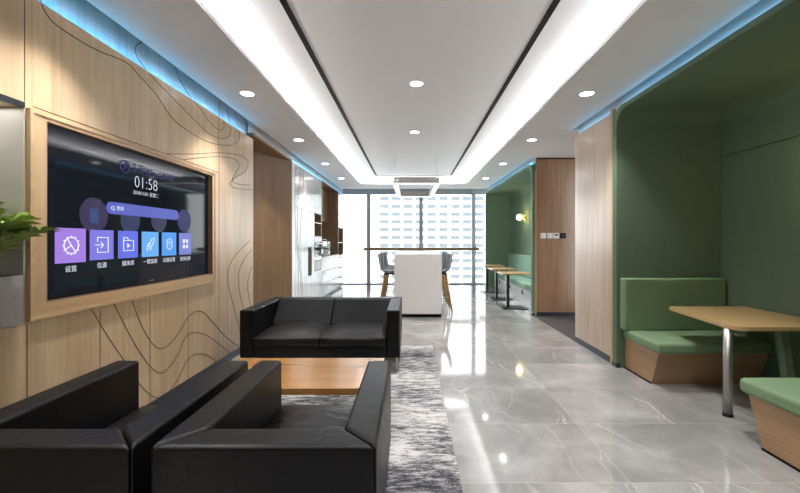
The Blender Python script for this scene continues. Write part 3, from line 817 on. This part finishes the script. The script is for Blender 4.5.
for k in range(6):
    y0 = 2.474+.2435*(k-1) if k else 2.228
    y1 = y0+(.2 if k else .215); z0, z1 = (1.27, 1.47) if k else (1.262, 1.475)
    if k == 5: y1 = y0+.195
    ui('app_tile', MB().box(XS, XS+.0015, y0, y1, z0, z1), tiles[k][0], .85)
    yc_, zc_ = (y0+y1)/2, (z0+z1)/2; xx = XS+.003; m = MB(); r = .0032
    circ = lambda R, a0=0, a1=2*pi, n=28: [Vector((xx, yc_+R*cos(a0+(a1-a0)*i/n), zc_+R*sin(a0+(a1-a0)*i/n))) for i in range(n)]
    if k == 0:
        m.tube(circ(.05), r*1.1, 6, closed=True)
        for a in (pi/2+.6, -pi/6-.4, pi*7/6): m.tube([Vector((xx, yc_, zc_)), Vector((xx, yc_+.047*cos(a), zc_+.047*sin(a)))], r, 6)
        for i in range(12):
            a = i*pi/6; m.tube([Vector((xx, yc_+.05*cos(a), zc_+.05*sin(a))), Vector((xx, yc_+.06*cos(a), zc_+.06*sin(a)))], r*1.2, 6)
    elif k == 1:
        m.tube([Vector((xx, yc_-.04, zc_+.02)), Vector((xx, yc_-.04, zc_+.05)), Vector((xx, yc_+.05, zc_+.05)), Vector((xx, yc_+.05, zc_-.05)), Vector((xx, yc_-.04, zc_-.05)), Vector((xx, yc_-.04, zc_-.02))], r, 6)
        m.tube([Vector((xx, yc_-.06, zc_)), Vector((xx, yc_+.01, zc_))], r, 6)
        m.tube([Vector((xx, yc_-.012, zc_+.02)), Vector((xx, yc_+.01, zc_)), Vector((xx, yc_-.012, zc_-.02))], r, 6)
    elif k == 2:
        m.tube([Vector((xx, yc_+a, zc_+b)) for a, b in ((-.05, .03), (-.05, .05), (-.01, .05), (0, .03), (.05, .03), (.05, -.045), (-.05, -.045), (-.05, .03))], r, 6)
        m.tube([Vector((xx, yc_-.05, zc_+.03)), Vector((xx, yc_, zc_+.03))], r, 6)
        m.prism([(yc_-.012, zc_+.012), (yc_+.018, zc_-.008), (yc_-.012, zc_-.028)], 'X', XS+.0015, xx)
    elif k == 3:
        m.tube([Vector((xx, yc_+a, zc_+b)) for a, b in ((-.02, -.01), (.01, .04), (.045, .05), (.035, .015), (.0, -.025), (-.02, -.01))], r, 6)
        m.tube([Vector((xx, yc_-.05, zc_-.05)), Vector((xx, yc_-.02, zc_-.02))], r, 6)
        m.tube([Vector((xx, yc_-.045, zc_-.02)), Vector((xx, yc_-.02, zc_+.01))], r, 6); m.tube([Vector((xx, yc_-.015, zc_-.05)), Vector((xx, yc_+.01, zc_-.03))], r, 6)
    elif k == 4:
        m.tube([Vector((xx, yc_+p[0], zc_+p[1])) for p in rrect(-.035, .035, -.045, .045, .03, 5)], r, 6, closed=True)
        m.tube([Vector((xx, yc_+a, zc_+b)) for a, b in ((-.012, .012), (0, .025), (.012, .012), (0, -.003), (0, -.012))], r, 6)
        m.tube([Vector((xx, yc_, zc_-.022)), Vector((xx, yc_, zc_-.027))], r, 6)
    else:
        for a in (-.025, .025):
            for b in (-.025, .025): m.box(XS+.0015, xx, yc_+a-.016, yc_+a+.016, zc_+b-.016, zc_+b+.016)
    glyph('app_icon', m, (235, 240, 255), .95)
    glyph('app_caption', text_mb(labels_cn[k], .042, (XS+.001, yc_, z0-.04), 'CENTER'), (220, 224, 240), .8)
bz = 1.628
ui('search_bar', MB().prism([(2.61+.043, bz-.043)]+arc(3.44-.043, bz, .043, -pi/2, pi/2, 10)+arc(2.61+.043, bz, .043, pi/2, 1.5*pi, 10), 'X', XS, XS+.0018), (92, 104, 206), .75)
m = text_mb('搜索', .036, (XS+.0025, 2.70, bz))
m.tube([Vector((XS+.003, 2.665+.013*cos(a*pi/8), bz+.013*sin(a*pi/8))) for a in range(16)], .0025, 6, closed=True); m.tube([Vector((XS+.003, 2.675, bz-.01)), Vector((XS+.003, 2.685, bz-.02))], .0025, 6)
glyph('search_text', m, (220, 225, 250), .9)
glyph('clock_text', text_mb('01:58', .132, (XS+.001, 3.015, 1.845), 'CENTER', sx=.93, thin=-.003), (225, 228, 240), .9)
glyph('date_text', text_mb('2018/11/01 星期二', .038, (XS+.001, 3.015, 1.765), 'CENTER'), (205, 210, 225), .8)
glyph('status_text', text_mb('未连接无线网络', .082, (XS+.001, 2.855, 1.945), 'LEFT', sx=.9), (56, 60, 130), .45)
m = MB(); m.tube([Vector((XS+.002, 2.78+.045*cos(a*pi/12), 1.94+.045*sin(a*pi/12))) for a in range(24)], .005, 6, closed=True)
m.tube([Vector((XS+.002, 2.76, 1.915)), Vector((XS+.002, 2.80, 1.965))], .005, 6); m.tube([Vector((XS+.002, 2.755, 1.945)), Vector((XS+.002, 2.775, 1.955)), Vector((XS+.002, 2.80, 1.93))], .004, 6)
glyph('network_icon', m, (56, 56, 130), .45)
build('base_logo', MB().box(XS, XS+.001, 3.10, 3.16, sz0+.012, sz0+.018), 'steel', sn)

# planter niche
t = thing('planter_box', 'brushed steel planter box set in the wall beside the television', 'planter', (XL-.12, 1.62, NZ0))
build('trough', MB().box(XL-.245, XL+.003, ND0+.005, ND1-.006, NZ0+.002, NZ0+.25).bm and MB().box(XL-.012, XL+.003, ND0+.005, ND1-.006, NZ0+.002, 1.212).box(XL-.245, XL-.233, ND0+.005, ND1-.006, NZ0+.002, 1.212)
      .box(XL-.233, XL-.012, ND0+.005, ND0+.017, NZ0+.002, 1.212).box(XL-.233, XL-.012, ND1-.018, ND1-.006, NZ0+.002, 1.212).box(XL-.233, XL-.012, ND0+.017, ND1-.018, NZ0+.002, NZ0+.014), 'planter', t)
build('soil', MB().box(XL-.233, XL-.012, ND0+.017, ND1-.018, NZ0+.014, 1.18), 'soil', t)
def palm(x, y, label, seed):
    rnd = random.Random(seed)
    t = thing('potted_palm', label, 'plant', (x, y, 1.18), 0, 'palms in the steel planter')
    for k in range(20):
        az = rnd.uniform(-1.9, 1.9) if k > 3 else (-.9+.6*k)
        if k % 5 == 4: az = rnd.uniform(0, 2*pi)
        lean = rnd.uniform(.25, 1.0); Lh = rnd.uniform(.32, .45)
        if abs(az) > 1.9: Lh *= .4; lean = .3
        pts = []
        for i in range(9):
            s_ = i/8
            rad = Lh*(s_**1.2)*sin(lean)*1.0; hh = Lh*(s_*cos(lean*.55)*1.3-.55*s_*s_*lean*.8)
            pts.append(Vector((max(rad*cos(az), -.08), rad*sin(az)*.75, hh)))
        m = MB(); m.tube(pts, [.004-.003*i/8 for i in range(9)], 5)
        st = build('stem', m, 'stem', t, world=False)
        lf = MB()
        n = 9
        for i in range(n):
            s_ = .30+.70*i/(n-1); f_ = s_*8; j = min(7, int(f_)); p = pts[j].lerp(pts[j+1], f_-j)
            d = (pts[j+1]-pts[j]).normalized(); side = d.cross(Vector((0, 0, 1)))
            if side.length < .01: side = Vector((1, 0, 0))
            side.normalize(); up = side.cross(d)
            ll = .19*sin(pi*(.22+.62*(s_-.3)/.7))*rnd.uniform(.85, 1.1)
            for sg in (-1, 1):
                dr_ = (side*sg*.85+d*.75+Vector((0, 0, rnd.uniform(-.1, .15)))).normalized()
                nrm = up; wd = .015
                w_ = dr_.cross(nrm).normalized()*wd
                q = [p, p+dr_*ll*.35+w_+nrm*.004, p+dr_*ll*.75+w_*.8-Vector((0, 0, .012)), p+dr_*ll-Vector((0, 0, .035)), p+dr_*ll*.75-w_*.8-Vector((0, 0, .012)), p+dr_*ll*.35-w_+nrm*.004]
                V = [lf.bm.verts.new(a) for a in q]
                c1 = lf.bm.verts.new(p+dr_*ll*.35-nrm*.002); c2 = lf.bm.verts.new(p+dr_*ll*.75-Vector((0, 0, .018)))
                for f in ((V[0], V[1], c1), (V[1], V[2], c2, c1), (V[2], V[3], c2), (V[0], c1, V[5]), (c1, c2, V[4], V[5]), (c2, V[3], V[4])): lf.bm.faces.new(f)
        build('frond', lf, 'frond', st, world=False)
    return t
palm(XL-.12, 1.91, 'green palm leaning out of the steel planter beside the television', 3)
palm(XL-.10, 1.62, 'green palm at the left edge of the photo in the steel planter', 11)

# ================================================================== SEATING
AT, HT, Z0 = .14, .67, .165
def sofa(name, label, cat, W, n, group, loc, rz):
    """front at y=0 looking to -Y, back at y=DP"""
    DP = .985
    t = thing(name, label, cat, loc, rz, group); h = W/2
    for sx in (-1, 1):
        p = [(sx*h, 0), (sx*(h-AT), 0), (sx*(h-AT), DP-AT-.005), (sx*h, DP)]
        build('arm', MB().prism(p, 'Z', Z0, HT), 'leather', t, world=False, bevel=.018, seg=4)
    p = [(-h+.002, DP), (-h+AT+.002, DP-AT), (h-AT-.002, DP-AT), (h-.002, DP)]
    build('back', MB().prism(p, 'Z', Z0, HT), 'leather', t, world=False, bevel=.018, seg=4)
    build('front_rail', MB().box(-h+AT+.002, h-AT-.002, .012, DP-AT-.01, Z0, .29), 'leather', t, world=False, bevel=.008)
    sw = (2*(h-AT)-.008)/n
    for k in range(n):
        x0 = -(h-AT)+.004+sw*k
        cushion('seat_cushion', x0+.003, x0+sw-.003, -.012, DP-AT-.13, .292, .385, 'seatleather', t, .04, .05, world=False)
        # reclining back cushion
        yb0, yb1 = DP-AT-.125, DP-AT-.01
        m = MB().hexa([(x0+.002, yb0-.17, .40), (x0+sw-.002, yb0-.17, .40), (x0+sw-.002, yb1, .40), (x0+.002, yb1, .40)],
                      [(x0+.002, yb1-.05, HT-.008), (x0+sw-.002, yb1-.05, HT-.008), (x0+sw-.002, yb1, HT-.008), (x0+.002, yb1, HT-.008)])
        if n > 1: build('back_cushion', m, 'backleather', t, world=False, bevel=.012, seg=4)
    for sx in (-1, 1):
        for yy in (.03, DP-.06):
            build('leg', MB().box(sx*(h-.03)-.012, sx*(h-.03)+.012, yy, yy+.03, .016 if True else 0, Z0), 'steel', t, world=False)
    return t
CW = .808
sofa('sofa', 'black leather two-seat sofa facing the camera behind the coffee table', 'sofa', 1.69, 2, None, (-.963, 4.0, 0), 0)
sofa('armchair', 'black leather armchair at the left against the wood wall, its back to the camera', 'armchair', CW, 1, 'black leather armchairs', (-1.399, 2.335, 0), pi)
sofa('armchair', 'black leather armchair right in front, beside the rug edge, its back to the camera', 'armchair', CW, 1, 'black leather armchairs', (-.527, 2.335, 0), pi)
t = thing('coffee_table', 'low honey-brown wooden coffee table between the armchairs and the sofa', 'coffee table', (-.9, 2.97, 0))
build('table_top', MB().box(-1.50, -.23, 2.626, 3.31, .335, .382), 'coffeewood', t, bevel=.003)
for x in (-1.44, -.36): build('leg', MB().box(x, x+.06, 2.74, 3.18, .016, .335), 'coffeewood', t, bevel=.003)
tag(build('rug', MB().box(-2.0, .285, .35, 5.04, .001, .015), 'rug'), 'distressed grey and cream rug under the black seating', 'rug')

# ================================================================== ISLAND, STOOLS, PENDANT
t = thing('bar_island', 'tall white bar island with a black plinth', 'island', (.127, 8.2, 0))
build('plinth', MB().box(-.30, .555, 6.98, 7.02, 0, .06).box(.02, .235, 7.02, 9.45, 0, .06).box(-.30, .555, 9.45, 9.49, 0, .06), 'black', t)
build('body', MB().box(.0, .255, 7.03, 9.44, .06, 1.12), 'solid', t)
for y in (6.97, 9.44): build('end_panel', MB().box(-.31, .565, y, y+.06, .06, 1.12), 'solid', t, bevel=.003)
build('countertop', MB().box(-.31, .565, 6.97, 9.5, 1.12, 1.16), 'solid', t, bevel=.003)
def stool(loc, rz, label):
    t = thing('bar_stool', label, 'bar stool', loc, rz, 'grey shell bar stools at the white island')
    prof = [(.22, .80), (.20, .785), (.10, .77), (-.02, .765), (-.12, .775), (-.17, .81), (-.20, .88), (-.22, .97), (-.235, 1.06), (-.25, 1.14)]
    wid = [.15, .19, .21, .215, .215, .21, .205, .195, .17, .11]
    def fn(a, b):
        f = a*(len(prof)-1); i = min(int(f), len(prof)-2); k = f-i
        x = prof[i][0]*(1-k)+prof[i+1][0]*k; z = prof[i][1]*(1-k)+prof[i+1][1]*k; w_ = wid[i]*(1-k)+wid[i+1]*k
        s_ = b*2-1; c_ = s_*s_
        up = a*1.0
        return (x+.07*c_*min(1, max(0, (a-.35)*2)), w_*s_, z+.05*c_*(1 if a < .6 else max(0, 1-(a-.6)*2.5)))
    o = build('shell', MB().grid(fn, 22, 13), 'shell', t, world=False, smooth=True)
    sd = o.modifiers.new('thick', 'SOLIDIFY'); sd.thickness = .012; sd.offset = 0
    build('seat_bracket', MB().box(-.12, .12, -.12, .12, .735, .762), 'darksteel', t, world=False, bevel=.004)
    for sx in (-1, 1):
        for sy in (-1, 1):
            build('leg', MB().tube([(sx*.10, sy*.11, .745), (sx*.21, sy*.20, 0)], [.021, .014], 10), 'stoolwood', t, world=False, smooth=True)
    q = .27/.745; fx, fy = .21-.11*q, .20-.09*q
    build('footrest', MB().tube([(fx, fy, .27), (fx, -fy, .27), (-fx, -fy, .27), (-fx, fy, .27)], .008, 8, closed=True), 'steel', t, world=False, smooth=True)
    return t
s0 = stool((-.42, 7.62, 0), 0, 'grey shell bar stool left of the white island, nearest of its side')
dup(s0, (-.42, 8.35, 0), 0, 'grey shell bar stool left of the white island, middle of its side')
dup(s0, (-.42, 9.08, 0), 0, 'grey shell bar stool left of the white island, farthest of its side')
dup(s0, (.60, 7.68, 0), pi, 'grey shell bar stool right of the white island, nearest of its side')
dup(s0, (.60, 8.42, 0), pi, 'grey shell bar stool right of the white island, middle of its side')
dup(s0, (.60, 9.16, 0), pi, 'grey shell bar stool right of the white island, farthest of its side')
t = thing('pendant_light', 'large rounded square ring pendant light hanging above the white island', 'pendant light', (.11, 8.4, 2.505))
px0, px1, py0, py1, pz = -.352, .56, 7.3, 9.6, 2.505
o_ = rrect(px0, px1, py0, py1, .10); i_ = rrect(px0+.10, px1-.10, py0+.10, py1-.10, .05)
build('housing', MB().ring(o_, i_, 'Z', pz+.012, pz+.125), 'lampalu', t)
o2 = rrect(px0+.004, px1-.004, py0+.004, py1-.004, .10); i2 = rrect(px0+.096, px1-.096, py0+.096, py1-.096, .05)
build('diffuser', MB().ring(o2, i2, 'Z', pz, pz+.012), 'e_pend', t)
for x in (px0+.05, px1-.05):
    for y in (py0+.3, py1-.3): build('cable', MB().tube([(x, y, pz+.11), (x, y, TZ)], .0025, 6), 'steel', t)

# ================================================================== TOWER OUTSIDE
YT = 150.0
t = thing('office_tower', 'white high-rise with rows of grey blue windows seen through the glass wall', 'building', (30, YT, -70))
k_ = YT/F
x_of = lambda u: (u-U0)*k_
z_of = lambda v: H-(v-V0)*k_
cx = [384.2+11.85*i for i in range(9)]; rv_ = [198.6+7.78*i for i in range(11)]
build('facade', MB().box(x_of(377), x_of(560), YT, YT+25, -70, z_of(150)), 'facade', t)
for u in cx:
    for v in rv_:
        build('window', MB().box(x_of(u-4.4), x_of(u+4.4), YT-.05, YT+.1, z_of(v+2.0), z_of(v-2.1)), 'towerglass', t)
rest = MB()
for i in range(-0, 15):
    for j in range(-4, 28):
        u = 384.2+11.85*i; v = 198.6+7.78*j
        if i < 9 and 0 <= j < 11: continue
        rest.box(x_of(u-4.4), x_of(u+4.4), YT-.05, YT+.1, z_of(v+2.0), z_of(v-2.1))
ro = build('window_grid', rest, 'towerglass', t); ro['kind'] = 'stuff'
pl = MB()
for i in range(16): 
    u = 384.2+11.85*(i-.5); pl.box(x_of(u-.45), x_of(u+.45), YT-.3, YT, -70, z_of(150))
build('pilaster_grid', pl, 'facade', t)['kind'] = 'stuff'

# ================================================================== LIGHT, WORLD, CAMERA
W = bpy.data.worlds.new('World'); SC.world = W; W.use_nodes = True
bg = W.node_tree.nodes['Background']; bg.inputs['Color'].default_value = (.955, .98, 1, 1); bg.inputs['Strength'].default_value = 1.3
pt = area('daylight_portal', ((-2.1+2.3)/2, YW+.2, 1.6), (-pi/2, 0, 0), 4.6, 3.2, 1, (1, 1, 1))
pt.data.cycles.is_portal = True
cam = bpy.data.cameras.new('Camera'); co = bpy.data.objects.new('Camera', cam); COL.objects.link(co)
co.location = (0, 0, H); co.rotation_euler = (pi/2, 0, 0)
cam.sensor_width = 36; cam.lens = F/800*36; cam.shift_x = (400-U0)/800; cam.shift_y = (V0-246.5)/800
cam.clip_start = .02; cam.clip_end = 500
SC.camera = co
SC.view_settings.view_transform = 'Standard'; SC.view_settings.look = 'None'
SC.view_settings.exposure = 2.0; SC.view_settings.gamma = 1; SC.view_settings.use_curve_mapping = False
SC.cycles.use_denoising = True
SC.cycles.max_bounces = 8; SC.cycles.diffuse_bounces = 5; SC.cycles.glossy_bounces = 4; SC.cycles.transparent_max_bounces = 12
SC.cycles.caustics_reflective = False; SC.cycles.caustics_refractive = False
SC.cycles.sample_clamp_indirect = 8
M['backleather'].node_tree.nodes['Principled BSDF'].inputs['Specular IOR Level'].default_value = .14
sb = M['screen'].node_tree.nodes['Principled BSDF']; sb.inputs['Emission Color'].default_value = s2l((38, 40, 54)); sb.inputs['Emission Strength'].default_value = .08
tv.rotation_euler = (0, 0, .013)
for o in list(COL.objects):
    if '_w' in o: del o['_w']
    if o.parent is None and o.type in ('MESH', 'EMPTY') and 'kind' not in o and 'label' not in o: print('UNLABELLED', o.name)
